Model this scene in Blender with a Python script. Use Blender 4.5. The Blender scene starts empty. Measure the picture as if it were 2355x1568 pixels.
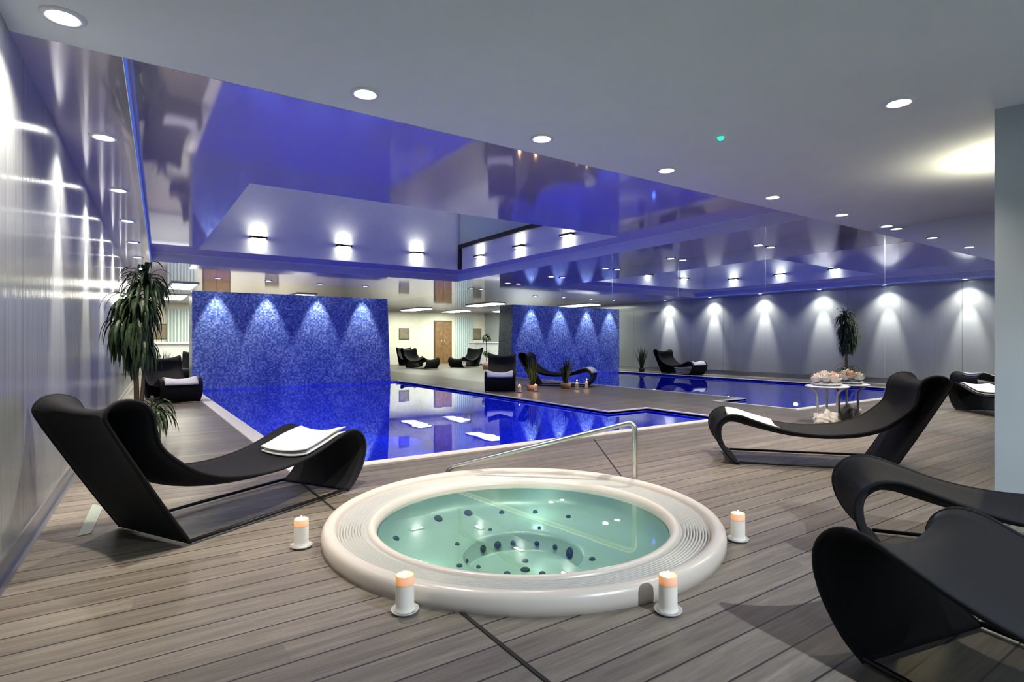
import bpy, bmesh, math, random
from mathutils import Vector, Matrix
random.seed(7)
S = bpy.context.scene
C = S.collection
PI = math.pi
R = math.radians

# ------------------------------------------------------------------ camera, world, exposure
cam = bpy.data.objects.new('camera', bpy.data.cameras.new('camera'))
C.objects.link(cam)
cam.location = (0, 0, 1.1)
cam.rotation_euler = (math.radians(90), 0, math.radians(-34.34))
cam.data.sensor_width = 36
cam.data.lens = 1299 / 2355 * 36
cam.data.clip_end = 200
S.camera = cam
S.view_settings.view_transform = 'Standard'
S.view_settings.look = 'None'
S.view_settings.gamma = 1
S.view_settings.use_curve_mapping = False
S.view_settings.exposure = 0.85
W = bpy.data.worlds.new('world'); S.world = W; W.use_nodes = True
W.node_tree.nodes['Background'].inputs[0].default_value = (.70, .83, .95, 1)
W.node_tree.nodes['Background'].inputs[1].default_value = .48
S.cycles.max_bounces = 10
S.cycles.transparent_max_bounces = 12
S.cycles.caustics_reflective = False
S.cycles.caustics_refractive = False
S.cycles.sample_clamp_indirect = 4

# main levels and lines of the room (metres)
C1, C2 = 2.53, 2.69            # ceiling, glossy tray above it
XR = 7.94                      # mirror wall
YE, YT = 3.46, 12.0            # tray near and far edge
XTR = 6.6                      # tray right edge
YS, TS, HS = 14.6, .75, 2.24   # mosaic slab: front, thickness, height
YF = 25.0                      # end wall
def xl(y): return -.60 + .045 * y      # left wall
def xled(y): return -.17 + .044 * y    # left edge of the tray

def lamp(kind, name, loc, energy, color=(1, .93, .84), aim=(0, 0, -1), **kw):
    d = bpy.data.lights.new(name, kind); d.energy = energy; d.color = color
    for k, v in kw.items(): setattr(d, k, v)
    o = bpy.data.objects.new(name, d); C.objects.link(o); o.location = loc
    o.rotation_euler = Vector(aim).to_track_quat('-Z', 'Y').to_euler()
    return o

# ------------------------------------------------------------------ materials
def mat(name):
    m = bpy.data.materials.new(name); m.use_nodes = True
    n = m.node_tree.nodes; n.clear()
    out = n.new('ShaderNodeOutputMaterial')
    return m, m.node_tree, out
def principled(name, col, rough=.5, metal=0, **kw):
    m, t, out = mat(name)
    b = t.nodes.new('ShaderNodeBsdfPrincipled')
    b.inputs['Base Color'].default_value = (*col, 1)
    b.inputs['Roughness'].default_value = rough
    b.inputs['Metallic'].default_value = metal
    for k, v in kw.items(): b.inputs[k.replace('_', ' ')].default_value = v
    t.links.new(b.outputs[0], out.inputs[0])
    m['b'] = b.name
    return m
def P(m): return m.node_tree.nodes[m['b']]
def emis(name, col, s):
    m, t, out = mat(name)
    e = t.nodes.new('ShaderNodeEmission'); e.inputs[0].default_value = (*col, 1); e.inputs[1].default_value = s
    t.links.new(e.outputs[0], out.inputs[0]); return m
def N(t, typ, **kw):
    n = t.nodes.new(typ)
    for k, v in kw.items(): setattr(n, k, v)
    return n
def M(t, op, a, b=None, c=None):
    n = t.nodes.new('ShaderNodeMath'); n.operation = op
    for i, v in enumerate((a, b, c)):
        if v is None: continue
        if isinstance(v, (int, float)): n.inputs[i].default_value = v
        else: t.links.new(v, n.inputs[i])
    return n.outputs[0]
def ramp(t, fac, stops, interp='LINEAR'):
    r = t.nodes.new('ShaderNodeValToRGB'); r.color_ramp.interpolation = interp
    e = r.color_ramp.elements
    while len(e) < len(stops): e.new(.5)
    for k, (p, c) in zip(e, stops): k.position = p; k.color = (*c, 1)
    t.links.new(fac, r.inputs[0]); return r.outputs[0]
def pos(t):
    g = t.nodes.new('ShaderNodeNewGeometry'); s = t.nodes.new('ShaderNodeSeparateXYZ')
    t.links.new(g.outputs['Position'], s.inputs[0]); return g.outputs['Position'], s.outputs
def comb(t, x, y, z):
    n = t.nodes.new('ShaderNodeCombineXYZ')
    for i, v in enumerate((x, y, z)):
        if isinstance(v, (int, float)): n.inputs[i].default_value = v
        else: t.links.new(v, n.inputs[i])
    return n.outputs[0]
def noise(t, vec, scale, detail=3, rough=.5):
    n = t.nodes.new('ShaderNodeTexNoise'); n.inputs['Scale'].default_value = scale
    n.inputs['Detail'].default_value = detail; n.inputs['Roughness'].default_value = rough
    t.links.new(vec, n.inputs['Vector']); return n.outputs['Fac']
def mixc(t, fac, a, b, mode='MIX'):
    n = t.nodes.new('ShaderNodeMix'); n.data_type = 'RGBA'; n.blend_type = mode
    for i, v in ((0, fac), (6, a), (7, b)):
        if isinstance(v, (int, float)): n.inputs[i].default_value = v
        elif isinstance(v, tuple): n.inputs[i].default_value = (*v, 1)
        else: t.links.new(v, n.inputs[i])
    return n.outputs[2]
def bump(t, h, strength, dist):
    n = t.nodes.new('ShaderNodeBump'); n.inputs['Strength'].default_value = strength
    n.inputs['Distance'].default_value = dist; t.links.new(h, n.inputs['Height']); return n.outputs[0]

# decking: boards along X, .152 wide, dark grooves, streaky grain
def deck_material():
    m = principled('deck_boards', (.2, .18, .16), .42); t = m.node_tree; b = P(m)
    p, s = pos(t)
    u = M(t, 'DIVIDE', M(t, 'SUBTRACT', s[1], .654), .152)
    fl = M(t, 'FLOOR', u); fr = M(t, 'SUBTRACT', u, fl)
    d = M(t, 'ABSOLUTE', M(t, 'SUBTRACT', fr, .5))
    groove = M(t, 'GREATER_THAN', d, .474)
    wn = N(t, 'ShaderNodeTexWhiteNoise'); wn.noise_dimensions = '2D'
    t.links.new(comb(t, fl, M(t, 'FLOOR', M(t, 'DIVIDE', M(t, 'ADD', s[0], M(t, 'MULTIPLY', fl, 1.37)), 3.2)), 0), wn.inputs['Vector'])
    g1 = noise(t, comb(t, M(t, 'MULTIPLY', s[0], 1.4), M(t, 'MULTIPLY', s[1], 26), wn.outputs[0]), 1.0, 4, .6)
    g2 = noise(t, comb(t, M(t, 'MULTIPLY', s[0], 7), M(t, 'MULTIPLY', s[1], 120), 0), 1.0, 2, .6)
    g = M(t, 'ADD', M(t, 'MULTIPLY', g1, .65), M(t, 'MULTIPLY', g2, .35))
    g = M(t, 'ADD', g, M(t, 'MULTIPLY', M(t, 'SUBTRACT', wn.outputs[0], .5), .16))
    col = ramp(t, g, [(.28, (.092, .078, .064)), (.52, (.165, .145, .122)), (.76, (.27, .24, .205))])
    col = mixc(t, groove, col, (.022, .019, .017))
    t.links.new(col, b.inputs['Base Color'])
    t.links.new(bump(t, M(t, 'SUBTRACT', g, M(t, 'MULTIPLY', groove, 1.5)), .35, .004), b.inputs['Normal'])
    b.inputs['Specular IOR Level'].default_value = .45
    return m
def mosaic_material(name, stops, size=.034, rough=.25):
    m = principled(name, (.1, .2, .6), rough); t = m.node_tree; b = P(m)
    p, s = pos(t)
    q = [M(t, 'DIVIDE', s[i], size) for i in range(3)]
    f = [M(t, 'FLOOR', M(t, 'ADD', k, .013)) for k in q]
    wn = N(t, 'ShaderNodeTexWhiteNoise'); wn.noise_dimensions = '3D'
    t.links.new(comb(t, *f), wn.inputs['Vector'])
    patch = noise(t, p, 3.0, 3, .6)
    v = M(t, 'ADD', M(t, 'MULTIPLY', wn.outputs[0], .75), M(t, 'MULTIPLY', patch, .35))
    t.links.new(ramp(t, v, stops), b.inputs['Base Color'])
    return m
def gloss_ceiling_material():
    m, t, out = mat('stretch_ceiling')
    d = N(t, 'ShaderNodeBsdfDiffuse'); d.inputs[0].default_value = (.52, .48, .55, 1)
    g = N(t, 'ShaderNodeBsdfGlossy'); g.inputs['Color'].default_value = (.86, .84, .93, 1); g.inputs['Roughness'].default_value = .06
    l = N(t, 'ShaderNodeLayerWeight'); l.inputs[0].default_value = .5
    f = M(t, 'ADD', M(t, 'MULTIPLY', l.outputs['Facing'], .42), .16)
    mx = N(t, 'ShaderNodeMixShader'); t.links.new(f, mx.inputs[0]); t.links.new(d.outputs[0], mx.inputs[1]); t.links.new(g.outputs[0], mx.inputs[2])
    t.links.new(mx.outputs[0], out.inputs[0]); return m
def mirror_material():
    m, t, out = mat('tinted_mirror_panels')
    p, s = pos(t)
    u = M(t, 'DIVIDE', s[1], 1.62); fr = M(t, 'SUBTRACT', u, M(t, 'FLOOR', u))
    seam = M(t, 'LESS_THAN', fr, .006)
    g = N(t, 'ShaderNodeBsdfGlossy'); g.inputs['Color'].default_value = (.80, .86, .90, 1); g.inputs['Roughness'].default_value = .0
    d = N(t, 'ShaderNodeBsdfDiffuse'); d.inputs[0].default_value = (.42, .5, .6, 1)
    mx = N(t, 'ShaderNodeMixShader'); t.links.new(M(t, 'MULTIPLY', seam, .10), mx.inputs[0]); t.links.new(g.outputs[0], mx.inputs[1]); t.links.new(d.outputs[0], mx.inputs[2])
    t.links.new(mx.outputs[0], out.inputs[0]); return m
def water_material(name, tint, refl=1.0, wav=.02, scale=2.2):
    m, t, out = mat(name)
    tr = N(t, 'ShaderNodeBsdfTransparent'); tr.inputs[0].default_value = (*tint, 1)
    g = N(t, 'ShaderNodeBsdfGlossy'); g.inputs['Roughness'].default_value = .01; g.inputs['Color'].default_value = (.95, .97, 1, 1)
    fz = N(t, 'ShaderNodeFresnel'); fz.inputs[0].default_value = 1.34
    p, s = pos(t)
    bn = bump(t, noise(t, p, scale, 2, .5), wav, .05)
    t.links.new(bn, g.inputs['Normal']); t.links.new(bn, fz.inputs['Normal'])
    mx = N(t, 'ShaderNodeMixShader'); t.links.new(M(t, 'MULTIPLY', fz.outputs[0], refl), mx.inputs[0])
    t.links.new(tr.outputs[0], mx.inputs[1]); t.links.new(g.outputs[0], mx.inputs[2])
    t.links.new(mx.outputs[0], out.inputs[0]); return m
def left_wall_material():
    m = principled('ribbed_gloss_panels', (.31, .335, .345), .22); t = m.node_tree; b = P(m)
    p, s = pos(t)
    n1 = noise(t, comb(t, 0, M(t, 'MULTIPLY', s[1], 1.0), M(t, 'MULTIPLY', s[2], .02)), 9.0, 3, .7)
    n2 = noise(t, comb(t, 3, M(t, 'MULTIPLY', s[1], 1.0), 0), 60.0, 2, .6)
    h = M(t, 'ADD', n1, M(t, 'MULTIPLY', n2, .12))
    t.links.new(bump(t, h, .35, .02), b.inputs['Normal'])
    u = M(t, 'DIVIDE', s[1], 1.25); fr = M(t, 'SUBTRACT', u, M(t, 'FLOOR', u))
    seam = M(t, 'LESS_THAN', fr, .006)
    t.links.new(mixc(t, seam, (.31, .335, .345), (.07, .08, .09)), b.inputs['Base Color'])
    b.inputs['Specular IOR Level'].default_value = .9
    b.inputs['Anisotropic'].default_value = .8
    tg = N(t, 'ShaderNodeTangent'); tg.direction_type = 'RADIAL'; tg.axis = 'Z'
    t.links.new(tg.outputs[0], b.inputs['Tangent'])
    return m
def noisy(name, c1, c2, scale, rough=.8, bs=.2, bd=.01, detail=4, **kw):
    m = principled(name, c1, rough, **kw); t = m.node_tree; b = P(m)
    tc = N(t, 'ShaderNodeTexCoord')
    n = noise(t, tc.outputs['Object'], scale, detail, .6)
    t.links.new(ramp(t, n, [(.3, c1), (.7, c2)]), b.inputs['Base Color'])
    t.links.new(bump(t, n, bs, bd), b.inputs['Normal'])
    return m
def weave_material():
    m = principled('black_woven_fabric', (.007, .0075, .010), .7); t = m.node_tree; b = P(m)
    tc = N(t, 'ShaderNodeTexCoord'); sp = N(t, 'ShaderNodeSeparateXYZ'); t.links.new(tc.outputs['Object'], sp.inputs[0])
    w = M(t, 'MULTIPLY', M(t, 'SINE', M(t, 'MULTIPLY', sp.outputs[1], 900)), M(t, 'SINE', M(t, 'MULTIPLY', M(t, 'ADD', sp.outputs[0], sp.outputs[2]), 900)))
    t.links.new(bump(t, w, .12, .002), b.inputs['Normal'])
    b.inputs['Sheen Weight'].default_value = .03; b.inputs['Sheen Roughness'].default_value = .4
    b.inputs['Sheen Tint'].default_value = (.7, .8, 1, 1)
    b.inputs['Specular IOR Level'].default_value = .18
    return m
def wax_material():
    m, t, out = mat('candle_wax')
    d = N(t, 'ShaderNodeBsdfPrincipled'); d.inputs['Base Color'].default_value = (.93, .92, .88, 1); d.inputs['Roughness'].default_value = .4
    tr = N(t, 'ShaderNodeBsdfTranslucent'); tr.inputs[0].default_value = (1, .66, .28, 1)
    mx = N(t, 'ShaderNodeMixShader'); mx.inputs[0].default_value = .5
    t.links.new(d.outputs[0], mx.inputs[1]); t.links.new(tr.outputs[0], mx.inputs[2]); t.links.new(mx.outputs[0], out.inputs[0]); return m
def leaf_material(name, a, b_):
    m = noisy(name, a, b_, 14, .45, .1, .01); P(m).inputs['Specular IOR Level'].default_value = .4; return m

MT = dict(
    deck=deck_material(),
    ceiling=noisy('matte_plaster', (.70, .76, .80), (.73, .79, .83), 3, .75, .02, .01),
    stretch=gloss_ceiling_material(),
    mirror=mirror_material(),
    left=left_wall_material(),
    white=noisy('white_paint', (.62, .64, .66), (.68, .70, .71), 4, .6, .03, .01),
    greypaint=noisy('grey_blue_paint', (.33, .38, .42), (.36, .41, .45), 3, .5, .03, .01),
    cream=noisy('cream_paint', (.70, .68, .56), (.78, .76, .64), 3, .7, .03, .01),
    mosaic=mosaic_material('blue_mosaic', [(.1, (.035, .07, .32)), (.45, (.085, .165, .50)), (.75, (.18, .27, .66)), (1.0, (.42, .48, .80))]),
    basin=mosaic_material('pool_mosaic', [(.1, (.03, .06, .60)), (.6, (.07, .13, .92)), (1.0, (.16, .26, 1.0))], .05, .4),
    stone=noisy('pale_coping_stone', (.74, .73, .70), (.84, .82, .79), 30, .5, .05, .004),
    metal=principled('brushed_steel', (.62, .61, .60), .28, 1),
    darkmetal=principled('black_metal', (.015, .015, .017), .4, .6),
    greymetal=principled('grey_anodised', (.33, .34, .36), .35, .7),
    fabric=weave_material(),
    towel=noisy('white_terry', (.74, .75, .78), (.82, .83, .85), 180, .95, .6, .004),
    acrylic=noisy('beige_acrylic', (.56, .52, .48), (.60, .56, .52), 2, .28, .01, .01),
    groove=principled('ribbed_grey_ring', (.42, .43, .42), .35),
    spa=principled('mint_acrylic', (.34, .46, .40), .3),
    poolwater=water_material('pool_water', (.55, .62, 1.0), 1.25, .02, 1.6),
    spawater=water_material('spa_water', (.74, .90, .87), 1.5, .012, 3.0),
    jet=principled('dark_jet', (.02, .05, .06), .7),
    wax=wax_material(),
    waxbody=noisy('cream_wax', (.80, .77, .70), (.86, .83, .77), 12, .45, .05, .003),
    flame=emis('flame', (1, .70, .32), 26),
    lens=emis('lamp_lens', (1, .97, .9), 30),
    lensdim=emis('sconce_lens', (1, .98, .9), 22),
    panel=emis('light_panel', (.95, 1, .85), 2.2),
    led=emis('blue_led', (.14, .24, 1), .30),
    green=emis('green_led', (.02, .8, .45), 1.1),
    leaf=leaf_material('dracaena_leaf', (.008, .02, .008), (.03, .06, .018)),
    leaf2=leaf_material('grass_leaf', (.02, .045, .015), (.06, .10, .03)),
    bark=noisy('plant_cane', (.16, .11, .07), (.26, .19, .12), 40, .8, .4, .01),
    soil=noisy('potting_soil', (.02, .015, .01), (.05, .035, .025), 60, .95, .6, .01),
    pot=principled('dark_pot', (.06, .055, .055), .4),
    pinkpot=principled('salmon_pot', (.62, .38, .34), .5),
    wood=noisy('brown_door_wood', (.14, .07, .025), (.26, .15, .06), 6, .45, .1, .01),
    slot=principled('dark_slot', (.01, .01, .01), .8),
    art=noisy('picture_print', (.05, .16, .14), (.35, .20, .10), 5, .5, 0, .01),
    frame=principled('picture_frame', (.10, .08, .06), .4),
    glass=principled('pale_glass_panel', (.42, .52, .50), .12),
    curtain=principled('pale_curtain', (.58, .68, .70), .7),
    petal=noisy('pale_petals', (.80, .74, .70), (.90, .86, .84), 20, .7, .2, .01),
    petal2=noisy('peach_petals', (.85, .55, .38), (.88, .70, .58), 20, .7, .2, .01),
    whitemetal=principled('white_lacquer', (.66, .68, .76), .35),
    plate=principled('glass_plate', (.55, .56, .58), .1),
    drain=principled('grey_green_plate', (.24, .28, .25), .35),
)

# ------------------------------------------------------------------ geometry helpers
def link(name, me, m=None, parent=None):
    o = bpy.data.objects.new(name, me); C.objects.link(o)
    if m: me.materials.append(m)
    if parent: o.parent = parent
    return o
def bmobj(name, bm, m=None, parent=None, smooth=False):
    bmesh.ops.recalc_face_normals(bm, faces=bm.faces)
    me = bpy.data.meshes.new(name); bm.to_mesh(me); bm.free()
    if smooth:
        for p in me.polygons: p.use_smooth = True
    return link(name, me, m, parent)
def box(bm, x0, x1, y0, y1, z0, z1, bev=0):
    vs = [bm.verts.new(v) for v in [(x0, y0, z0), (x1, y0, z0), (x1, y1, z0), (x0, y1, z0), (x0, y0, z1), (x1, y0, z1), (x1, y1, z1), (x0, y1, z1)]]
    fs = [bm.faces.new([vs[i] for i in f]) for f in [(0, 3, 2, 1), (4, 5, 6, 7), (0, 1, 5, 4), (1, 2, 6, 5), (2, 3, 7, 6), (3, 0, 4, 7)]]
    if bev:
        es = list({e for f in fs for e in f.edges})
        bmesh.ops.bevel(bm, geom=es, offset=bev, segments=2, affect='EDGES', profile=.6)
def prism(bm, pts, z0, z1):
    a = [bm.verts.new((x, y, z0)) for x, y in pts]; b = [bm.verts.new((x, y, z1)) for x, y in pts]
    n = len(pts); bm.faces.new(a[::-1]); bm.faces.new(b)
    for i in range(n): bm.faces.new((a[i], a[(i + 1) % n], b[(i + 1) % n], b[i]))
def quad(bm, *ps): bm.faces.new([bm.verts.new(p) for p in ps])
def tube(bm, pts, r, n=8, closed=False):
    pts = [Vector(p) for p in pts]; rings = []
    rs = r if isinstance(r, (list, tuple)) else [r] * len(pts)
    up = Vector((0, 0, 1)); prev = None
    for i, p in enumerate(pts):
        if closed: d = pts[(i + 1) % len(pts)] - pts[i - 1]
        else: d = pts[min(i + 1, len(pts) - 1)] - pts[max(i - 1, 0)]
        d.normalize()
        if prev is None:
            a = d.cross(up)
            if a.length < .1: a = d.cross(Vector((1, 0, 0)))
        else: a = prev - d * prev.dot(d)
        a.normalize(); prev = a; b = d.cross(a)
        rings.append([bm.verts.new(p + (a * math.cos(k * 2 * PI / n) + b * math.sin(k * 2 * PI / n)) * rs[i]) for k in range(n)])
    m = len(rings)
    for i in range(m if closed else m - 1):
        A, B = rings[i], rings[(i + 1) % m]
        for k in range(n): bm.faces.new((A[k], A[(k + 1) % n], B[(k + 1) % n], B[k]))
    if not closed: bm.faces.new(rings[0][::-1]); bm.faces.new(rings[-1])
def lathe(bm, prof, n=48, cx=0, cy=0, cap=True):
    rings = []
    for r, z in prof:
        if r < 1e-5: rings.append([bm.verts.new((cx, cy, z))])
        else: rings.append([bm.verts.new((cx + r * math.cos(k * 2 * PI / n), cy + r * math.sin(k * 2 * PI / n), z)) for k in range(n)])
    for A, B in zip(rings[:-1], rings[1:]):
        for k in range(n):
            a = [A[k % len(A)], A[(k + 1) % len(A)], B[(k + 1) % len(B)], B[k % len(B)]]
            u = []
            for v in a:
                if v not in u: u.append(v)
            if len(u) > 2: bm.faces.new(u)
def bez_round(pts, r=.06, n=6):
    """round the corners of a polyline"""
    pts = [Vector(p) for p in pts]; out = [pts[0]]
    for i in range(1, len(pts) - 1):
        a, b, c = pts[i - 1:i + 2]; u = (a - b).normalized(); v = (c - b).normalized()
        p, q = b + u * r, b + v * r
        for k in range(n + 1):
            t = k / n; out.append(p * (1 - t) ** 2 + b * 2 * t * (1 - t) + q * t * t)
    return out + [pts[-1]]
def filled(name, polys, z, m):
    """flat sheet with holes (first polygon outside, the others holes)"""
    cu = bpy.data.curves.new(name, 'CURVE'); cu.dimensions = '2D'; cu.fill_mode = 'BOTH'
    for pl in polys:
        s = cu.splines.new('POLY'); s.points.add(len(pl) - 1); s.use_cyclic_u = True
        for k, (x, y) in enumerate(pl): s.points[k].co = (x, y, 0, 1)
    o = bpy.data.objects.new('tmp', cu); C.objects.link(o)
    me = bpy.data.meshes.new_from_object(o.evaluated_get(bpy.context.evaluated_depsgraph_get()))
    bpy.data.objects.remove(o); bpy.data.curves.remove(cu)
    me.materials.clear()
    ob = link(name, me, m); ob.location.z = z
    return ob
def struct(o): o['kind'] = 'structure'; return o
def tag(o, label, cat, group=None):
    o['label'] = label; o['category'] = cat
    if group: o['group'] = group
    return o
def thing(name, label, cat, loc=(0, 0, 0), rz=0, group=None):
    o = bpy.data.objects.new(name, None); C.objects.link(o); o.empty_display_size = .1
    o.location = loc; o.rotation_euler = (0, 0, rz); return tag(o, label, cat, group)
def dup(root, loc, rz=0, label=None, group=None):
    r = root.copy(); C.objects.link(r); r.location = loc; r.rotation_euler = (0, 0, rz)
    if label: r['label'] = label
    if group: r['group'] = group
    for ch in list(root.children):
        c = ch.copy(); C.objects.link(c); c.parent = r
        for g in list(ch.children):
            d = g.copy(); C.objects.link(d); d.parent = c
    return r

# ------------------------------------------------------------------ the room
SPA = (1.97, 2.77)
POOL = [(1.30, 4.95), (7.0, 4.95), (7.0, 6.36), (6.14, 6.36), (6.14, YS), (1.30, YS)]
COP = [(1.13, 4.86), (7.07, 4.86), (7.07, 6.43), (6.21, 6.43), (6.21, YS), (1.13, YS)]
circ = lambda r, n=72: [(SPA[0] + r * math.cos(k * 2 * PI / n), SPA[1] + r * math.sin(k * 2 * PI / n)) for k in range(n)]
fl = filled('floor', [[(xl(-3) - .1, -3), (9.2, -3), (9.2, YF + .2), (xl(YF) - .1, YF + .2), (xl(-3) - .1, YF)], POOL, circ(1.08)], 0, MT['deck'])
struct(fl)
# deck seams: one straight black joint and one mitre joint
bm = bmesh.new(); box(bm, 1.113, 1.129, -1.0, 4.86, .0005, .004); struct(bmobj('trim_1', bm, MT['slot']))
bm = bmesh.new()
a, b = Vector((3.02, 2.86, 0)), Vector((4.32, 4.70, 0)); d = (b - a).normalized(); w = Vector((-d.y, d.x, 0)) * .006
prism(bm, [(p.x, p.y) for p in (a - w, b - w, b + w, a + w)], .0005, .003); struct(bmobj('trim_2', bm, MT['slot']))

# left wall: glossy panels from above the skirting up to the ceiling
bm = bmesh.new()
prism(bm, [(xl(-3), -3), (xl(YF), YF), (xl(YF) - .12, YF), (xl(-3) - .12, -3)], .15, C1 + .01)
struct(bmobj('wall_left', bm, MT['left']))
bm = bmesh.new()
prism(bm, [(xl(-3) - .02, -3), (xl(YF) - .02, YF), (xl(YF) - .12, YF), (xl(-3) - .12, -3)], 0, .15)
struct(bmobj('baseboard_left', bm, MT['greymetal']))
for i, (z0, z1, off) in enumerate(((0, .012, .012), (.142, .156, .008))):
    bm = bmesh.new(); prism(bm, [(xl(-3) + off, -3), (xl(YF) + off, YF), (xl(YF) - .03, YF), (xl(-3) - .03, -3)], z0, z1)
    struct(bmobj('trim_%d' % (3 + i), bm, MT['metal']))
# mirror wall on the right
bm = bmesh.new(); box(bm, XR, XR + .1, 1.6, YF, 0, C1 + .01); struct(bmobj('wall_right', bm, MT['mirror']))
# corner block at the right edge of the view
bm = bmesh.new(); prism(bm, [(4.43, 1.20), (5.15, -1.5), (8.6, -1.5), (8.6, 1.20)], 0, C1 + .01); struct(bmobj('wall_near', bm, MT['greypaint']))
# end wall and mosaic slab
bm = bmesh.new(); box(bm, xl(YF) - .2, XR + .2, YF, YF + .15, 0, C1 + .01); struct(bmobj('wall_end', bm, MT['cream']))
bm = bmesh.new()
A = [bm.verts.new(v) for v in [(1.23, YS + .001, -.05), (5.96, YS + .001, -.05), (5.96, YS + TS, -.05), (1.23, YS + TS, -.05), (1.23, YS + .001, HS), (5.87, YS + .001, HS), (5.87, YS + TS, HS), (1.23, YS + TS, HS)]]
for f in [(0, 3, 2, 1), (4, 5, 6, 7), (0, 1, 5, 4), (1, 2, 6, 5), (2, 3, 7, 6), (3, 0, 4, 7)]: bm.faces.new([A[i] for i in f])
struct(bmobj('wall_middle', bm, MT['mosaic']))
# ceilings
def flat(name, pts, z, m, th=.02):
    bm = bmesh.new(); prism(bm, pts, z, z + th); return struct(bmobj(name, bm, m))
flat('ceiling', [(-1.2, -3), (9.2, -3), (9.2, YE), (-1.2, YE)], C1, MT['ceiling'], .08)
flat('ceiling_border', [(-1.2, YE), (xled(YE), YE), (xled(YT), YT), (XTR, YT), (XTR, YE), (9.2, YE), (9.2, YF + .2), (-1.2, YF + .2)], C1, MT['stretch'])
WX0, WX1, WY0, WY1, WZ = 1.03, 6.2, 6.19, 11.15, 4.3
o = filled('ceiling_tray', [[(xled(YE), YE), (XTR, YE), (XTR, YT), (xled(YT), YT)], [(WX0, WY0), (WX1, WY0), (WX1, WY1), (WX0, WY1)]], C2, MT['stretch']); struct(o)
bm = bmesh.new()
e_ = .004
pts = [(xled(YE) + e_, YE + e_), (XTR - e_, YE + e_), (XTR - e_, YT - e_), (xled(YT) + e_, YT - e_)]
for i in range(4):
    p, q = pts[i], pts[(i + 1) % 4]; quad(bm, (*p, C1 - .001), (*q, C1 - .001), (*q, C2 - .001), (*p, C2 - .001))
struct(bmobj('trim_5', bm, MT['white']))
# blue light line along the left tray edge
led = []
bm = bmesh.new(); tube(bm, [(xled(YE) + .012, YE + .02, C1 + .012), (xled(YT) + .012, YT - .02, C1 + .012)], .007, 8)
o = bmobj('led_strip', bm, MT['led']); tag(o, 'thin blue glowing light line along the left edge of the recessed ceiling', 'light strip')
# light well above the pool
bm = bmesh.new()
quad(bm, (WX0, WY1, C2), (WX1, WY1, C2), (WX1, WY1, WZ), (WX0, WY1, WZ)); struct(bmobj('wall_well_far', bm, MT['white']))
bm = bmesh.new(); quad(bm, (WX0, WY0, C2), (WX1, WY0, C2), (WX1, WY0, WZ), (WX0, WY0, WZ)); struct(bmobj('wall_well_near', bm, MT['white']))
bm = bmesh.new(); quad(bm, (WX0, WY0, C2), (WX0, WY1, C2), (WX0, WY1, WZ), (WX0, WY0, WZ)); struct(bmobj('wall_well_left', bm, MT['white']))
bm = bmesh.new(); quad(bm, (WX1, WY0, C2), (WX1, WY1, C2), (WX1, WY1, WZ), (WX1, WY0, WZ)); struct(bmobj('wall_well_right', bm, MT['white']))
bm = bmesh.new(); quad(bm, (WX0, WY0, WZ), (WX1, WY0, WZ), (WX1, WY1, WZ), (WX0, WY1, WZ)); struct(bmobj('ceiling_well', bm, MT['white']))
# glazed strip with dark frame on the right well wall
g = thing('glazed_screen', 'pale glass screen in a black frame high inside the ceiling light well', 'window', (WX1 - .03, 8.9, 3.2))
bm = bmesh.new(); box(bm, .0, .02, -2.2, 2.2, .05, .85); bmobj('glass_pane', bm, MT['glass'], g)
bm = bmesh.new(); box(bm, -.03, .025, -2.3, 2.24, -.03, .05); bmobj('frame_rail', bm, MT['darkmetal'], g)
bm = bmesh.new(); box(bm, -.03, .025, 2.16, 2.24, -.50, -.03); bmobj('frame_post', bm, MT['darkmetal'], g)
bm = bmesh.new(); box(bm, -.03, .025, -2.3, 2.24, .85, .90); bmobj('frame_rail', bm, MT['darkmetal'], g)

# ------------------------------------------------------------------ swimming pool
pool = thing('swimming_pool', 'large pool with deep blue glowing water in front of the mosaic wall', 'pool', (0, 0, 0))
bm = bmesh.new(); n = len(POOL); PD = -1.35
vb = [bm.verts.new((x, y, PD)) for x, y in POOL]; vt = [bm.verts.new((x, y, .0)) for x, y in POOL]
bm.faces.new(vb)
for i in range(n): bm.faces.new((vb[i], vb[(i + 1) % n], vt[(i + 1) % n], vt[i]))
bmobj('basin', bm, MT['basin'], pool)
bm = bmesh.new(); bm.faces.new([bm.verts.new((x, y, -.035)) for x, y in POOL]); bmobj('water', bm, MT['poolwater'], pool)
bm = bmesh.new()
a = [bm.verts.new((x, y, .014)) for x, y in POOL]; b = [bm.verts.new((x, y, .014)) for x, y in COP]
c = [bm.verts.new((x, y, -.03)) for x, y in POOL]; d = [bm.verts.new((x, y, .0)) for x, y in COP]
for i in range(n):
    if i == 4: continue
    j = (i + 1) % n
    bm.faces.new((a[i], a[j], b[j], b[i])); bm.faces.new((a[i], a[j], c[j], c[i])); bm.faces.new((b[i], b[j], d[j], d[i]))
bmobj('coping', bm, MT['stone'], pool)
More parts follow.
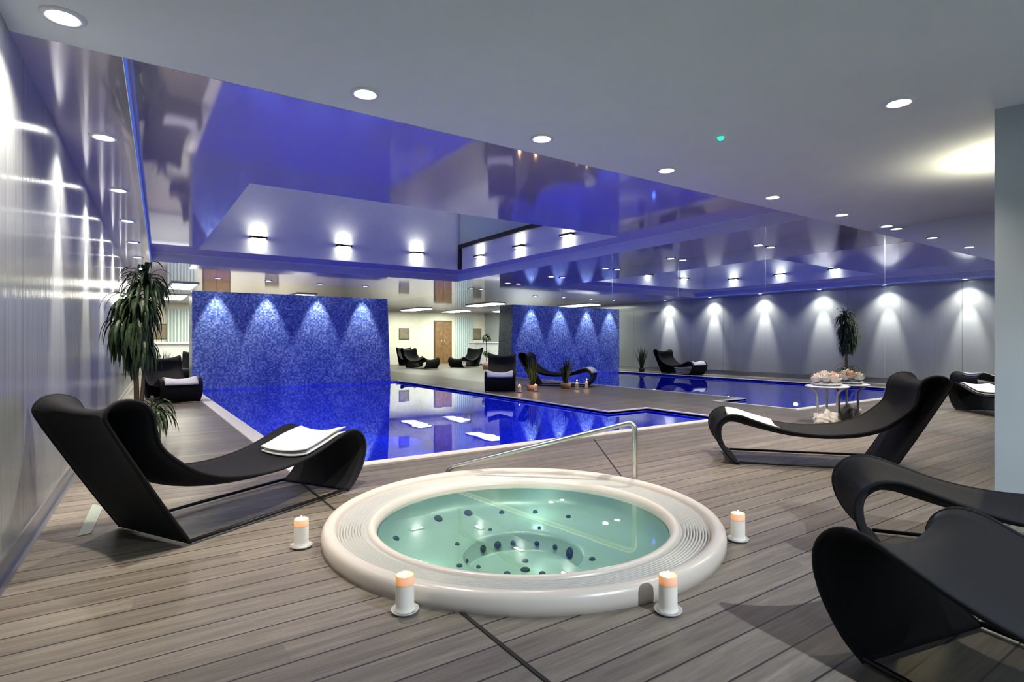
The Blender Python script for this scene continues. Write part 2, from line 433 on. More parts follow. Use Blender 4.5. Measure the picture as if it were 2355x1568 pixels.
for (x, y, dx, dy) in [(6.05, 8.2, -1, 0), (6.05, 10.6, -1, 0), (6.05, 13.0, -1, 0), (6.92, 5.65, -1, 0), (2.2, 5.04, 0, 1), (3.9, 5.04, 0, 1), (5.6, 5.04, 0, 1), (1.38, 6.2, 1, 0), (1.38, 8.0, 1, 0), (1.38, 10.0, 1, 0), (1.38, 12.8, 1, 0)]:
    bm = bmesh.new(); lathe(bm, [(.0, .0), (.10, .0), (.13, .012), (.13, .03), (0, .03)], 24)
    o = bmobj('pool_lamp', bm, MT['metal'], pool, True); o.location = (x, y, -.55)
    o.rotation_euler = Vector((-dx, -dy, 0)).to_track_quat('Z', 'Y').to_euler()
    lamp('SPOT', 'pool_light', (x + dx * .06, y + dy * .06, -.55), (80 if dx > 0 else 46), (.13, .25, 1), (dx, dy, -.30 if dx > 0 else -.8), spot_size=R(125), spot_blend=.8, shadow_soft_size=.05)

# ------------------------------------------------------------------ whirlpool
spa = thing('whirlpool', 'round beige whirlpool tub with turquoise water set in the deck', 'hot tub', (SPA[0], SPA[1], 0))
bm = bmesh.new()
lathe(bm, [(1.12, -.02), (1.148, .0), (1.15, .035), (1.147, .060), (1.135, .078), (1.115, .088), (1.095, .088), (1.078, .080), (1.072, .060), (1.07, .045), (1.06, .044)], 128)
bmobj('outer_rim', bm, MT['acrylic'], spa, True)
bm = bmesh.new(); pr = []
for k in range(9):
    r = 1.066 - k * .0155
    pr += [(r, .030), (r - .002, .052), (r - .009, .052), (r - .011, .030)]
lathe(bm, pr + [(.90, .044), (.885, .040)], 128); bmobj('overflow_ring', bm, MT['groove'], spa, True)
bm = bmesh.new(); lathe(bm, [(.905, .040), (.90, .054), (.885, .060), (.868, .054), (.855, .02), (.85, -.04)], 128); bmobj('inner_lip', bm, MT['acrylic'], spa, True)
bm = bmesh.new()
lathe(bm, [(.848, .0), (.835, -.05), (.80, -.10), (.70, -.145), (.6, -.155), (.42, -.165), (.372, -.17), (.355, -.19), (.335, -.27), (.31, -.285), (.15, -.29), (0, -.29)], 128)
bmobj('tub_shell', bm, MT['spa'], spa, True)
bm = bmesh.new(); lathe(bm, [(.849, .022), (.6, .022), (.3, .022), (0, .022)], 96); bmobj('water', bm, MT['spawater'], spa)
ROT = math.radians(0)
def shell_z(r):
    pr = [(.848, .0), (.835, -.05), (.80, -.10), (.70, -.145), (.6, -.155), (.42, -.165), (.372, -.17), (.355, -.19), (.335, -.27), (.31, -.285), (.15, -.29), (0, -.29)]
    for (r0, z0), (r1, z1) in zip(pr[:-1], pr[1:]):
        if r1 <= r <= r0: return z0 + (z1 - z0) * (r0 - r) / (r0 - r1)
    return -.29
for (ang, r, s) in [(105.3, 0.749, 0.03), (86.4, 0.736, 0.03), (67.0, 0.704, 0.018), (47.1, 0.706, 0.018), (26.5, 0.687, 0.018), (141.3, 0.776, 0.02), (155.9, 0.785, 0.016), (130.3, 0.42, 0.014), (178.0, 0.425, 0.016), (84.8, 0.43, 0.012), (39.4, 0.43, 0.012), (-52.5, 0.421, 0.018), (102.7, 0.343, 0.024), (83.2, 0.343, 0.024), (65.3, 0.343, 0.016), (38.8, 0.343, 0.016), (16.7, 0.343, 0.016), (-5.8, 0.343, 0.036), (25.2, 0.032, 0.028), (48.8, 0.163, 0.02), (163.1, 0.098, 0.02), (-48.6, 0.12, 0.02), (-96.1, 0.452, 0.022), (133.6, 0.276, 0.013), (140, 0.343, 0.013)]:
    a = math.radians(ang); z = shell_z(r)
    bm = bmesh.new(); lathe(bm, [(0, .012), (s * .5, .012), (s * .6, .006), (s * .8, .010), (s, .004), (s * 1.05, -.004)], 16)
    o = bmobj('jet', bm, MT['jet'], spa, True)
    o.location = (r * math.cos(a), r * math.sin(a), z + .002)
    dr = .01; sl = (shell_z(r + dr) - shell_z(max(r - dr, 0))) / (2 * dr)
    nrm = Vector((-sl * math.cos(a), -sl * math.sin(a), 1)).normalized()
    o.rotation_euler = nrm.to_track_quat('Z', 'Y').to_euler()
lamp('POINT', 'spa_light', (SPA[0] + .1, SPA[1] - .60, -.04), .45, (.75, 1, .88), shadow_soft_size=.04)
lamp('POINT', 'spa_light', (SPA[0] - .60, SPA[1] + .1, -.04), .45, (.75, 1, .88), shadow_soft_size=.04)
lamp('POINT', 'spa_light', (SPA[0] + .45, SPA[1] + .45, -.04), .5, (.75, 1, .88), shadow_soft_size=.04)
# handrail
rail = thing('handrail', 'bent stainless steel grab rail rising behind the round whirlpool', 'handrail', (0, 0, 0))
bm = bmesh.new(); tube(bm, bez_round([(3.10, 2.93, 0), (3.10, 2.93, .505), (2.09, 3.97, .10), (2.09, 3.97, 0)], .07, 7), .019, 12); bmobj('rail_tube', bm, MT['metal'], rail, True)
for x, y in ((3.10, 2.93), (2.09, 3.97)):
    bm = bmesh.new(); lathe(bm, [(.019, .014), (.035, .012), (.042, .004), (.042, 0)], 24, x, y); bmobj('foot_flange', bm, MT['metal'], rail, True)

# ------------------------------------------------------------------ loungers
RIM = [(0, 0), (-.15, .24), (-.29, .475), (-.40, .665), (-.425, .735), (-.385, .785), (-.31, .795), (-.235, .765), (-.195, .70), (-.185, .63), (-.155, .54), (-.065, .45), (.05, .37), (.19, .315), (.36, .285), (.55, .275), (.75, .292), (.92, .33), (1.08, .385), (1.20, .425), (1.30, .42), (1.375, .36), (1.395, .27), (1.36, .16), (1.28, .055), (1.20, 0)]
DEP = [0, .01, .03, .055, .065, .065, .065, .07, .08, .095, .10, .10, .09, .075, .065, .055, .055, .06, .075, .085, .09, .09, .075, .045, .015, 0]
WL = .64
def catmull(seq, k=5):
    out = []
    for i in range(len(seq) - 1):
        p0, p1, p2, p3 = seq[max(i - 1, 0)], seq[i], seq[i + 1], seq[min(i + 2, len(seq) - 1)]
        for j in range(k):
            t = j / k
            out.append(tuple(.5 * ((2 * b) + (-a + c) * t + (2 * a - 5 * b + 4 * c - d) * t * t + (-a + 3 * b - 3 * c + d) * t ** 3) for a, b, c, d in zip(p0, p1, p2, p3)))
    out.append(tuple(seq[-1])); return out
PR = catmull([(s, z, d) for (s, z), d in zip(RIM, DEP)], 4)
def shell_pt(i, v, off=0.0):
    """i index along the band, v in -1..1 across, off outward"""
    i = max(0, min(len(PR) - 1, i)); i0 = int(i); f = i - i0; i1 = min(i0 + 1, len(PR) - 1)
    s = PR[i0][0] * (1 - f) + PR[i1][0] * f; z = PR[i0][1] * (1 - f) + PR[i1][1] * f; d = PR[i0][2] * (1 - f) + PR[i1][2] * f
    a, b = PR[max(i0 - 1, 0)], PR[min(i0 + 2, len(PR) - 1)]
    tx, tz = b[0] - a[0], b[1] - a[1]; L = math.hypot(tx, tz) or 1
    nx, nz = -tz / L, tx / L
    o = off - d * (1 - abs(v) ** 2.2)
    return Vector((s - .6 + nx * o, v * WL / 2, max(z + nz * o, .0)))
def make_lounger():
    root = thing('sun_lounger', 'x', 'lounger')
    bm = bmesh.new(); nv = 14; rows = []
    for i in range(len(PR)): rows.append([bm.verts.new(shell_pt(i, -1 + 2 * k / nv)) for k in range(nv + 1)])
    for A, B in zip(rows[:-1], rows[1:]):
        for k in range(nv): bm.faces.new((A[k], A[k + 1], B[k + 1], B[k]))
    o = bmobj('seat_shell', bm, MT['fabric'], root, True)
    md = o.modifiers.new('thickness', 'SOLIDIFY'); md.thickness = .014; md.offset = 0
    for sgn in (-1, 1):
        bm = bmesh.new(); tube(bm, [shell_pt(i, sgn) for i in range(len(PR))], .0105, 8); bmobj('edge_tube', bm, MT['fabric'], root, True)
        bm = bmesh.new(); tube(bm, [(-.6, sgn * WL / 2, .011), (.6, sgn * WL / 2, .011)], .011, 8); bmobj('base_rail', bm, MT['darkmetal'], root, True)
    return root
proto = make_lounger()
def towel_on(parent_mx, i0, i1, v0, v1, th, label, group='folded white towels on the loungers'):
    """a folded towel that follows the seat; three layers with rounded folds"""
    bm = bmesh.new(); nu, nv, layers = 14, 10, 2
    for L in range(layers):
        lo, hi = th * L / layers + .004, th * (L + 1) / layers + .003
        grid = []
        for sside in (0, 1):
            g = []
            for a in range(nu + 1):
                row = []
                for b in range(nv + 1):
                    u = a / nu; v = b / nv
                    e = min(1, min(u, 1 - u) * 12, min(v, 1 - v) * 9); e = .3 + .7 * math.sqrt(max(0, e))
                    mid = (lo + hi) / 2; h = mid + (hi - lo) / 2 * (1 if sside else -1) * e
                    h += .003 * math.sin(u * 9 + L) * math.sin(v * 5)
                    jit = .008 * L
                    row.append(bm.verts.new(parent_mx @ shell_pt(i0 + (i1 - i0) * u + jit * 6, v0 + (v1 - v0) * v, h)))
                g.append(row)
            grid.append(g)
        for sside in (0, 1):
            g = grid[sside]
            for a in range(nu):
                for b in range(nv): bm.faces.new((g[a][b], g[a + 1][b], g[a + 1][b + 1], g[a][b + 1]))
        A, B = grid
        loop = [(a, 0) for a in range(nu + 1)] + [(nu, b) for b in range(1, nv + 1)] + [(a, nv) for a in range(nu - 1, -1, -1)] + [(0, b) for b in range(nv - 1, 0, -1)]
        for k in range(len(loop)):
            p, q = loop[k], loop[(k + 1) % len(loop)]
            bm.faces.new((A[p[0]][p[1]], A[q[0]][q[1]], B[q[0]][q[1]], B[p[0]][p[1]]))
    # set the origin at the towel
    c = Vector((0, 0, 0))
    for v in bm.verts: c += v.co
    c /= len(bm.verts)
    for v in bm.verts: v.co -= c
    o = bmobj('towel', bm, MT['towel'], None, True); o.location = c
    return tag(o, label, 'towel', group)
GL = 'black loop loungers'
def place(foot, ang, side, label, first=False, towel=None, tlabel=None):
    a = Vector((math.cos(ang), math.sin(ang), 0)); w = Vector((-a.y, a.x, 0)) * side
    c = Vector((foot[0], foot[1], 0)) + a * .6 + w * WL / 2; c.z = .011
    if first:
        o = proto; o.location = c; o.rotation_euler = (0, 0, ang + PI); o['label'] = label; o['group'] = GL
    else: o = dup(proto, c, ang + PI, label, GL)
    if towel: towel_on(Matrix.Translation(c) @ Matrix.Rotation(ang + PI, 4, 'Z'), *towel, tlabel)
    return o
place((1.332, 4.082), R(209.4), -1, 'black loop lounger beside the left wall with a folded towel on its foot', True, (67, 78, -.80, .60, .07), 'folded white towel on the lounger left of the whirlpool')
place((4.497, 3.005), R(-48.4), 1, 'black loop lounger in front of the flower table near the mirror wall', False, (66, 78, -.75, .55, .06), 'folded white towel on the lounger near the flower table')
place((2.985, 1.140), R(-55.8), 1, 'black loop lounger next to the pale wall corner, behind the nearest one')
place((2.068, .906), R(-102.4), 1, 'nearest black loop lounger, cut off by the lower right picture edge')
place((.47, 11.62), R(98), -1, 'black loop lounger between the left wall and the pool corner by the mosaic wall', False, (73, 86, -.8, .8, .07), 'folded white towel on the lounger left of the mosaic wall')
place((6.44, 10.45), R(55), -1, 'black loop lounger across the pool with its head against the mirror wall', False, (74, 86, -.85, .85, .06), 'folded white towel on the lounger across the pool')
place((1.0, 17.6), R(75), -1, 'black loop lounger behind the mosaic wall in front of the white counter')
place((5.2, 22.6), R(95), -1, 'black loop lounger in the bright back room, nearer the picture')
place((5.6, 20.4), R(80), -1, 'black loop lounger in the bright back room, nearer the pool')
place((4.4, 20.3), R(150), -1, 'black loop lounger in the bright back room beside the pale curtains')

# ------------------------------------------------------------------ candles
def make_candle():
    r = thing('candle', 'x', 'candle')
    bm = bmesh.new(); lathe(bm, [(0, 0), (.045, 0), (.053, .006), (.057, .014), (.053, .012), (.044, .006), (0, .006)], 32); bmobj('saucer', bm, MT['plate'], r, True)
    bm = bmesh.new(); lathe(bm, [(0, .007), (.040, .007), (.041, .012), (.039, .018), (.0375, .03), (.037, .112), (.036, .116), (.03, .118), (.016, .119), (0, .119)], 32); bmobj('wax', bm, MT['waxbody'], r, True)
    bm = bmesh.new(); lathe(bm, [(.0368, .113), (.037, .148), (.035, .152), (.033, .149), (.0315, .128), (.030, .1185)], 32); bmobj('glowing_rim', bm, MT['wax'], r, True)
    bm = bmesh.new(); tube(bm, [(0, 0, .118), (.001, 0, .136)], .0015, 6); wk = bmobj('wick', bm, MT['slot'], r)
    bm = bmesh.new(); lathe(bm, [(0, .132), (.005, .137), (.0068, .144), (.005, .154), (.002, .164), (0, .168)], 12); bmobj('flame', bm, MT['flame'], wk, True)
    return r
candle = make_candle(); GC = 'pillar candles around the whirlpool'
spots = [((.772, 3.123), 'lit white pillar candle left of the whirlpool, beside the lounger foot'),
         ((.935, 2.14), 'lit white pillar candle at the front left edge of the whirlpool'),
         ((1.815, 1.535), 'lit white pillar candle at the front right edge of the whirlpool'),
         ((2.784, 1.868), 'white pillar candle right of the whirlpool, the palest one')]
for i, ((x, y), lb) in enumerate(spots):
    if i == 0: candle.location = (x, y, .0015); candle['label'] = lb; candle['group'] = GC
    else: dup(candle, (x, y, .0015), i, lb, GC)
    lamp('POINT', 'candle_light', (x, y, .143), 4.5 if i < 3 else 1.5, (1, .62, .27), shadow_soft_size=.006)
for x, y, lb in ((6.98, 9.93, 'small candle on the far deck in front of the lounger across the pool'), (7.35, 9.85, 'small candle on the far deck beside the salmon plant pot')):
    dup(candle, (x, y, .0015), 0, lb, 'small candles on the far deck')
    lamp('POINT', 'candle_light', (x, y, .2), .5, (1, .55, .25), shadow_soft_size=.01)

# ------------------------------------------------------------------ ceiling lights
def make_downlight():
    r = thing('downlight', 'x', 'ceiling light')
    bm = bmesh.new(); lathe(bm, [(.052, -.001), (.062, -.010), (.078, -.012), (.084, -.006), (.086, 0)], 32); bmobj('trim_ring', bm, MT['whitemetal'], r, True)
    bm = bmesh.new(); lathe(bm, [(0, -.004), (.053, -.004), (.053, 0)], 32); bmobj('lens', bm, MT['lens'], r)
    return r
dl = make_downlight(); used = [0]
def downlight(x, y, label, group, energy=26, z=C1, spot=95, blend=.9, col=(1, .89, .74), aim=(0, 0, -1)):
    if used[0] == 0: dl.location = (x, y, z); dl['label'] = label; dl['group'] = group; used[0] = 1
    else: dup(dl, (x, y, z), 0, label, group)
    lamp('SPOT', 'downlight_lamp', (x, y, z - .03), energy, col, aim, spot_size=R(spot), spot_blend=blend, shadow_soft_size=.03)
names = ['next to the left wall', 'second from the left wall', 'third from the left wall', 'fourth from the left wall', 'third from the mirror wall', 'second from the mirror wall', 'right at the mirror wall']
for x, nm in zip((-.23, 1.14, 2.42, 3.73, 5.30, 6.68, 7.80), names):
    downlight(x, 3.17, 'bright round downlight in the front ceiling row, ' + nm, 'front row of downlights', 112, spot=112, aim=(0, .28, -1))
downlight(3.82, 1.485, 'bright round downlight nearest the pale wall corner, alone ahead of the front row', 'front row of downlights', 45, spot=110)
downlight(2.3, -1.05, 'cool white downlight behind the camera over the nearest lounger', 'downlights behind the camera', 260, spot=150, blend=.5, col=(.86, .94, 1))
ORD = ['nearest', 'second', 'third', 'fourth', 'fifth', 'farthest']
YL = (4.88, 6.52, 8.13, 9.85, 11.57, 13.36)
for y, nm in zip(YL, ORD):
    downlight(-.34 + .043 * y, y, 'round downlight along the left wall, %s from the camera' % nm, 'downlights along the left wall', 70, spot=110, col=(1, .90, .78), aim=(-.12, 0, -1))
    lamp('SPOT', 'wall_wash_lamp', (-.34 + .043 * y, y, C1 - .03), 210, (1, .90, .78), (-.17, .0, -1), spot_size=R(34), spot_blend=.8, shadow_soft_size=.02)
for y, nm in zip(YL, ORD):
    downlight(7.78, y, 'round downlight along the mirror wall, %s from the camera' % nm, 'downlights along the mirror wall', 45, spot=110)
for x, nm in zip((1.72, 2.80, 4.0, 5.17), ('leftmost', 'second from the left', 'third from the left', 'rightmost')):
    downlight(x, 14.37, 'round downlight washing the blue mosaic wall, ' + nm, 'downlights over the mosaic wall', 110, spot=50, blend=.6, aim=(0, .1, -1))
bm = bmesh.new(); lathe(bm, [(0, -.02), (.014, -.019), (.02, -.01), (.024, 0)], 16)
o = bmobj('sensor_light', bm, MT['green'], None, True); o.location = (3.45, 2.45, C1); tag(o, 'tiny green indicator light on the front ceiling', 'indicator light')

# up and down sconces inside the light well
def make_sconce():
    r = thing('wall_sconce', 'x', 'wall light')
    bm = bmesh.new(); box(bm, -.15, .15, -.09, 0, -.018, .018, .004); hs = bmobj('housing', bm, MT['darkmetal'], r)
    for s in (-1, 1):
        bm = bmesh.new(); z = s * .0195; quad(bm, (-.12, -.075, z), (.12, -.075, z), (.12, -.015, z), (-.12, -.015, z)); bmobj('lens', bm, MT['lensdim'], hs)
    return r
sc = make_sconce(); first = [1]
def sconce(x, y, z, rz, nx, ny, label, group):
    if first[0]: sc.location = (x, y, z); sc.rotation_euler = (0, 0, rz); sc['label'] = label; sc['group'] = group; first[0] = 0
    else: dup(sc, (x, y, z), rz, label, group)
    for s in (-1, 1):
        lamp('SPOT', 'sconce_lamp', (x + nx * .07, y + ny * .07, z + s * .03), 6, (1, .98, .86), (-nx * .25, -ny * .25, s), spot_size=R(125), spot_blend=.8, shadow_soft_size=.05)
for x, nm in zip((1.99, 3.565, 5.14), ('left', 'middle', 'right')):
    sconce(x, WY1 - .002, 2.985, 0, 0, -1, 'up and down wall light, far wall of the light well, the %s' % nm, 'sconces on the far well wall')
for y, nm in zip((7.37, 8.79, 10.26), ('nearest', 'middle', 'farthest')):
    sconce(WX1 - .002, y, 2.90, -PI / 2, -1, 0, 'up and down wall light, right wall of the light well, the %s' % nm, 'sconces on the right well wall')
for y, nm in zip((7.2, 8.65, 10.1), ('nearest', 'middle', 'farthest')):
    sconce(WX0 + .002, y, 2.93, PI / 2, 1, 0, 'up and down wall light seen mirrored, left wall of the light well, the %s' % nm, 'sconces on the left well wall')
# warm lamp behind the corner block: an uplight standing on the floor
up = thing('floor_uplight', 'warm uplight standing behind the pale wall corner, lighting the ceiling', 'floor lamp', (5.62, 1.37, 0))
bm = bmesh.new(); lathe(bm, [(0, 0), (.10, 0), (.10, .015), (.012, .02), (.012, 1.95), (.09, 2.06), (.11, 2.10), (.10, 2.10), (.08, 2.06), (0, 2.0)], 24); bmobj('stand', bm, MT['metal'], up, True)
lamp('SPOT', 'uplight_lamp', (5.62, 1.37, 2.13), 34, (1, .90, .62), (0, 0, 1), spot_size=R(165), spot_blend=1, shadow_soft_size=.03)
lamp('SPOT', 'uplight_lamp', (5.62, 1.42, 2.0), 60, (1, .86, .55), (-.55, .35, -1), spot_size=R(130), spot_blend=.8, shadow_soft_size=.04)

# ------------------------------------------------------------------ plants
XMIN = [-9]
def leaf(bm, base, dirv, length, width, droop, segs=7, up=.9):
    p = Vector(base); d = Vector(dirv).normalized(); pts = [p.copy()]
    for i in range(segs):
        d = (d + Vector((0, 0, -droop / segs * (1 + i * .35)))).normalized(); p = p + d * length / segs; p.x = max(p.x, XMIN[0]); pts.append(p.copy())
    prev = None
    for i, q in enumerate(pts):
        t = i / segs; w = width * (math.sin(PI * min(1, .12 + t * .88)) ** .7) * (1 if t < 1 else 0)
        dd = pts[min(i + 1, segs)] - pts[max(i - 1, 0)]; s = dd.cross(Vector((0, 0, 1)))
        if s.length < 1e-4: s = Vector((1, 0, 0))
        s.normalize(); nn = s.cross(dd).normalized()
        row = [bm.verts.new(q - s * w / 2 + nn * w * .18), bm.verts.new(q), bm.verts.new(q + s * w / 2 + nn * w * .18)]
        if prev:
            bm.faces.new((prev[0], prev[1], row[1], row[0])); bm.faces.new((prev[1], prev[2], row[2], row[1]))
        prev = row
def rosette(bm, c, n, L, w, droop, emin=-.1, emax=1.2, rnd=None):
    for k in range(n):
        a = random.uniform(0, 2 * PI); e = random.uniform(emin, emax)
        leaf(bm, (c[0] + random.uniform(-.015, .015), c[1] + random.uniform(-.015, .015), c[2] + random.uniform(-.06, .06)),
             (math.cos(a) * math.cos(e), math.sin(a) * math.cos(e), math.sin(e)), L * random.uniform(.7, 1.1), w * random.uniform(.8, 1.2), droop * random.uniform(.8, 1.3))
pl = thing('potted_dracaena', 'tall potted dracaena with drooping dark leaves on a cane beside the left wall', 'plant', (.10, 7.35, 0))
XMIN[0] = -.33
bm = bmesh.new(); lathe(bm, [(0, 0), (.13, 0), (.17, .26), (.185, .28), (.18, .30), (.16, .29), (.15, .26), (0, .26)], 32); bmobj('pot', bm, MT['pot'], pl, True)
bm = bmesh.new(); lathe(bm, [(.152, .262), (.08, .275), (0, .28)], 24); bmobj('soil', bm, MT['soil'], pl, True)
bm = bmesh.new()
tube(bm, [(0, 0, .26), (-.01, .02, .7), (.0, .0, 1.1), (-.02, .01, 1.45)], [.028, .024, .022, .02], 8)
tube(bm, [(0, 0, 1.0), (.06, .02, 1.3), (.09, .02, 1.62)], [.018, .016, .014], 8)
tube(bm, [(0.03, 0, .26), (.05, .02, .6), (.07, .0, .95)], [.02, .018, .016], 8)
bmobj('cane', bm, MT['bark'], pl, True)
bm = bmesh.new()
rosette(bm, (-.02, .01, 1.48), 130, .44, .040, 2.3)
rosette(bm, (.08, .02, 1.72), 80, .40, .034, 1.8, .0, 1.5)
rosette(bm, (-.06, .0, 1.28), 120, .46, .040, 2.8, -.2, 1.0)
rosette(bm, (.03, .0, 1.08), 90, .42, .038, 3.2, -.3, .9)
rosette(bm, (-.02, .0, 1.38), 40, .44, .038, 1.2, -1.2, 0)
bmobj('foliage', bm, MT['leaf'], pl)
bm = bmesh.new(); rosette(bm, (.14, -.03, .32), 60, .42, .026, 2.0, .1, 1.3)
bmobj('lower_foliage', bm, MT['leaf2'], pl)
XMIN[0] = -9
def grass_plant(x, y, h, potm, label, r=.11, n=70, group=None):
    g = thing('grass_plant', label, 'plant', (x, y, 0), 0, group)
    bm = bmesh.new(); lathe(bm, [(0, 0), (r * .8, 0), (r, .12), (r * .92, .13), (0, .12)], 24); bmobj('pot', bm, potm, g, True)
    bm = bmesh.new()
    for k in range(n):
        a = random.uniform(0, 2 * PI); e = random.uniform(1.15, 1.5)
        leaf(bm, (random.uniform(-.05, .05), random.uniform(-.05, .05), .12), (math.cos(a) * math.cos(e), math.sin(a) * math.cos(e), math.sin(e)), h * random.uniform(.6, 1.05), .02, .25, 5)
    bmobj('foliage', bm, MT['leaf2'], g)
grass_plant(7.46, 10.12, .68, MT['pinkpot'], 'upright grassy plant in a salmon pot on the far deck by the mirror wall', .13)
grass_plant(.62, 14.1, .8, MT['pot'], 'dark grassy plant in a pot behind the lounger left of the mosaic wall', .12)
t2 = thing('potted_tree', 'slim two-tier potted plant in the bright back room', 'plant', (4.3, 18.7, 0))
bm = bmesh.new(); lathe(bm, [(0, 0), (.14, 0), (.18, .3), (0, .29)], 24); bmobj('pot', bm, MT['pinkpot'], t2, True)
bm = bmesh.new(); tube(bm, [(0, 0, .28), (0, .01, .9), (.02, 0, 1.3)], [.02, .018, .012], 8); bmobj('stem', bm, MT['bark'], t2, True)
bm = bmesh.new(); rosette(bm, (.01, 0, 1.25), 50, .3, .05, 1.6); rosette(bm, (0, 0, .62), 34, .22, .05, 1.6); bmobj('foliage', bm, MT['leaf'], t2)

# ------------------------------------------------------------------ flower table by the mirror
TX, TY = 7.66, 3.82
tb = thing('side_table', 'small round white table standing against the mirror wall', 'table', (TX, TY, 0))
bm = bmesh.new(); lathe(bm, [(0, .49), (.25, .49), (.265, .497), (.265, .505), (.25, .512), (0, .512)], 40); bmobj('table_top', bm, MT['whitemetal'], tb, True)
for k in range(3):
    a = k * 2 * PI / 3 + .5; ca, sa = math.cos(a), math.sin(a)
    bm = bmesh.new(); tube(bm, bez_round([(.22 * ca, .22 * sa, .49), (.13 * ca, .13 * sa, .42), (.13 * ca, .13 * sa, 0)], .05, 5), .015, 10); bmobj('leg', bm, MT['whitemetal'], tb, True)
fb = thing('flower_arrangement', 'bunch of white and peach blooms on the small round table', 'flowers', (TX - .02, TY, .513))
def bloom(bm, c, r, n=16):
    for ring, (e, k) in enumerate(((.15, n), (.6, n * 2 // 3), (1.05, n // 2))):
        for j in range(k):
            a = j * 2 * PI / k + ring * .4 + random.uniform(-.1, .1)
            leaf(bm, (c[0], c[1], c[2]), (math.cos(a) * math.cos(e), math.sin(a) * math.cos(e), math.sin(e)), r * random.uniform(.85, 1.1), r * .75, -.9, 4)
for i, (x, y, z, r, mm) in enumerate([(-.12, .06, .07, .125, 'petal'), (-.02, -.12, .07, .125, 'petal'), (.10, .02, .07, .125, 'petal'), (-.14, -.06, .09, .115, 'petal'), (.0, .03, .12, .125, 'petal'), (-.04, .10, .10, .105, 'petal2'), (.06, -.06, .12, .105, 'petal2'), (.12, .10, .08, .10, 'petal')]):
    bm = bmesh.new(); bloom(bm, (x, y, z - .04), r); bmobj('bloom', bm, MT[mm], fb, True)
bm = bmesh.new(); lathe(bm, [(0, 0), (.15, 0), (.19, .03), (.18, .035), (.1, .02), (0, .02)], 32); bmobj('bowl', bm, MT['plate'], fb, True)
# crumpled cloth under the table
bm = bmesh.new(); bmesh.ops.create_icosphere(bm, subdivisions=4, radius=1)
for v in bm.verts:
    n_ = v.co.normalized(); k = 1 + .25 * math.sin(n_.x * 7 + 2) * math.sin(n_.y * 6) + .10 * math.sin(n_.z * 15 + n_.x * 11)
    v.co = Vector((n_.x * .17 * k, n_.y * .13 * k, max(0, n_.z * .15 * k + .05)))
o = bmobj('crumpled_cloth', bm, MT['petal'], None, True); o.location = (TX - .03, TY - .02, .0); tag(o, 'crumpled pale cloth lying on the deck under the round white table', 'cloth')

# ------------------------------------------------------------------ back room behind the mosaic slab
def ypanel(name, x0, x1, y, z0, z1, m, parent=None, th=.03):
    bm = bmesh.new(); box(bm, x0, x1, y - th, y, z0, z1, .004); return bmobj(name, bm, m, parent)
dr = thing('door_1', 'brown', 'door', (2.95, YF, 0)); dr['kind'] = 'structure'; del dr['label']; del dr['category']
for x0, x1, hx in ((-.44, -.01, -.07), (.01, .44, .07)):
    lf = ypanel('door_leaf', x0, x1, -.01, .02, 2.04, MT['wood'], dr, .04)
    bm = bmesh.new(); tube(bm, [(hx, -.06, .9), (hx, -.06, 1.2)], .012, 8); bmobj('door_handle', bm, MT['metal'], lf, True)
ypanel('door_frame', -.50, .50, -.0, 0, 2.10, MT['frame'], dr, .01)
def picture(x, y, z, w, h, label):
    p = thing('picture', label, 'picture', (x, y, z))
    fr = ypanel('frame', -w / 2, w / 2, -.003, -h / 2, h / 2, MT['frame'], p, .03); ypanel('print', -w / 2 + .04, w / 2 - .04, -.034, -h / 2 + .04, h / 2 - .04, MT['art'], fr, .004)
picture(5.0, YF, 1.44, .52, .54, 'framed picture on the cream end wall, right of the brown doors')
picture(1.05, YF, 1.46, .62, .58, 'framed picture on the cream end wall, seen left of the mosaic wall')
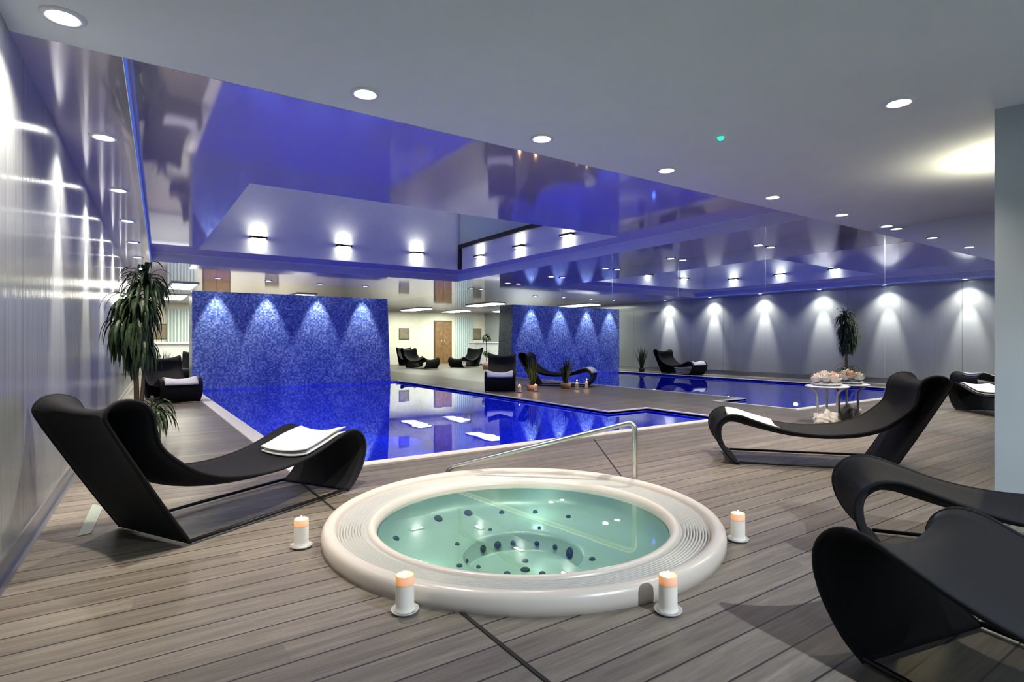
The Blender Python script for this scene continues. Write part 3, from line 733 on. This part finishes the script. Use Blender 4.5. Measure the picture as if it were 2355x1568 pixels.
for i in range(9):
    x = 2.2 - i * .11
    bm = bmesh.new()
    pts = [(x + .055 * math.sin(k * PI / 5) * .9 - .05 + k * .010, YF - .06 - .025 * math.sin(k * PI * .4)) for k in range(11)]
    for p, q in zip(pts[:-1], pts[1:]): quad(bm, (*p, .03), (*q, .03), (*q, 2.3), (*p, 2.3))
    o = bmobj('curtain_panel', bm, MT['curtain'], None, True)
    tag(o, 'pale hanging curtain strip on the end wall beside the brown doors', 'curtain', 'pale curtain strips')
ct = thing('reception_counter', 'long white counter in the bright back room', 'counter', (1.5, 22.2, 0))
bm = bmesh.new(); box(bm, -.9, 1.4, -.3, .3, .06, 1.0, .01); bmobj('body', bm, MT['white'], ct)
bm = bmesh.new(); box(bm, -.95, 1.45, -.36, .34, 1.0, 1.05, .008); bmobj('counter_top', bm, MT['whitemetal'], ct)
bm = bmesh.new(); box(bm, -.86, 1.36, -.24, .24, 0, .06); bmobj('plinth', bm, MT['darkmetal'], ct)
# luminous ceiling panels
def panel(x0, x1, y0, y1, label, e=60):
    p = thing('ceiling_panel', label, 'ceiling light', ((x0 + x1) / 2, (y0 + y1) / 2, C1))
    w, h = (x1 - x0) / 2, (y1 - y0) / 2
    bm = bmesh.new(); box(bm, -w, w, -h, h, -.03, 0, .004); fr = bmobj('frame', bm, MT['whitemetal'], p)
    bm = bmesh.new(); box(bm, -w + .04, w - .04, -h + .04, h - .04, -.034, -.029); bmobj('diffuser', bm, MT['panel'], fr)
    lamp('AREA', 'panel_light', ((x0 + x1) / 2, (y0 + y1) / 2, C1 - .06), e, (1, .97, .78), (0, 0, -1), shape='RECTANGLE', size=w * 2, size_y=h * 2)
panel(.9, 1.5, 15.9, 17.8, 'long pale glowing ceiling panel just behind the mosaic wall', 30)
panel(1.0, 1.6, 20.0, 22.6, 'glowing ceiling panel above the white counter', 90)
panel(4.2, 4.8, 17.5, 19.5, 'glowing ceiling panel over the middle of the back room', 70)
panel(5.0, 5.6, 22.0, 24.0, 'glowing ceiling panel nearest the end wall', 70)
panel(2.8, 3.4, 22.5, 24.2, 'glowing ceiling panel in front of the brown doors', 60)

# small plate in the deck behind the lounger
bm = bmesh.new(); prism(bm, [(-.225, 4.0), (-.165, 4.02), (-.125, 4.6), (-.185, 4.74)], .0008, .005)
tag(bmobj('deck_plate', bm, MT['drain']), 'narrow grey-green plate set in the deck behind the left lounger', 'plate')
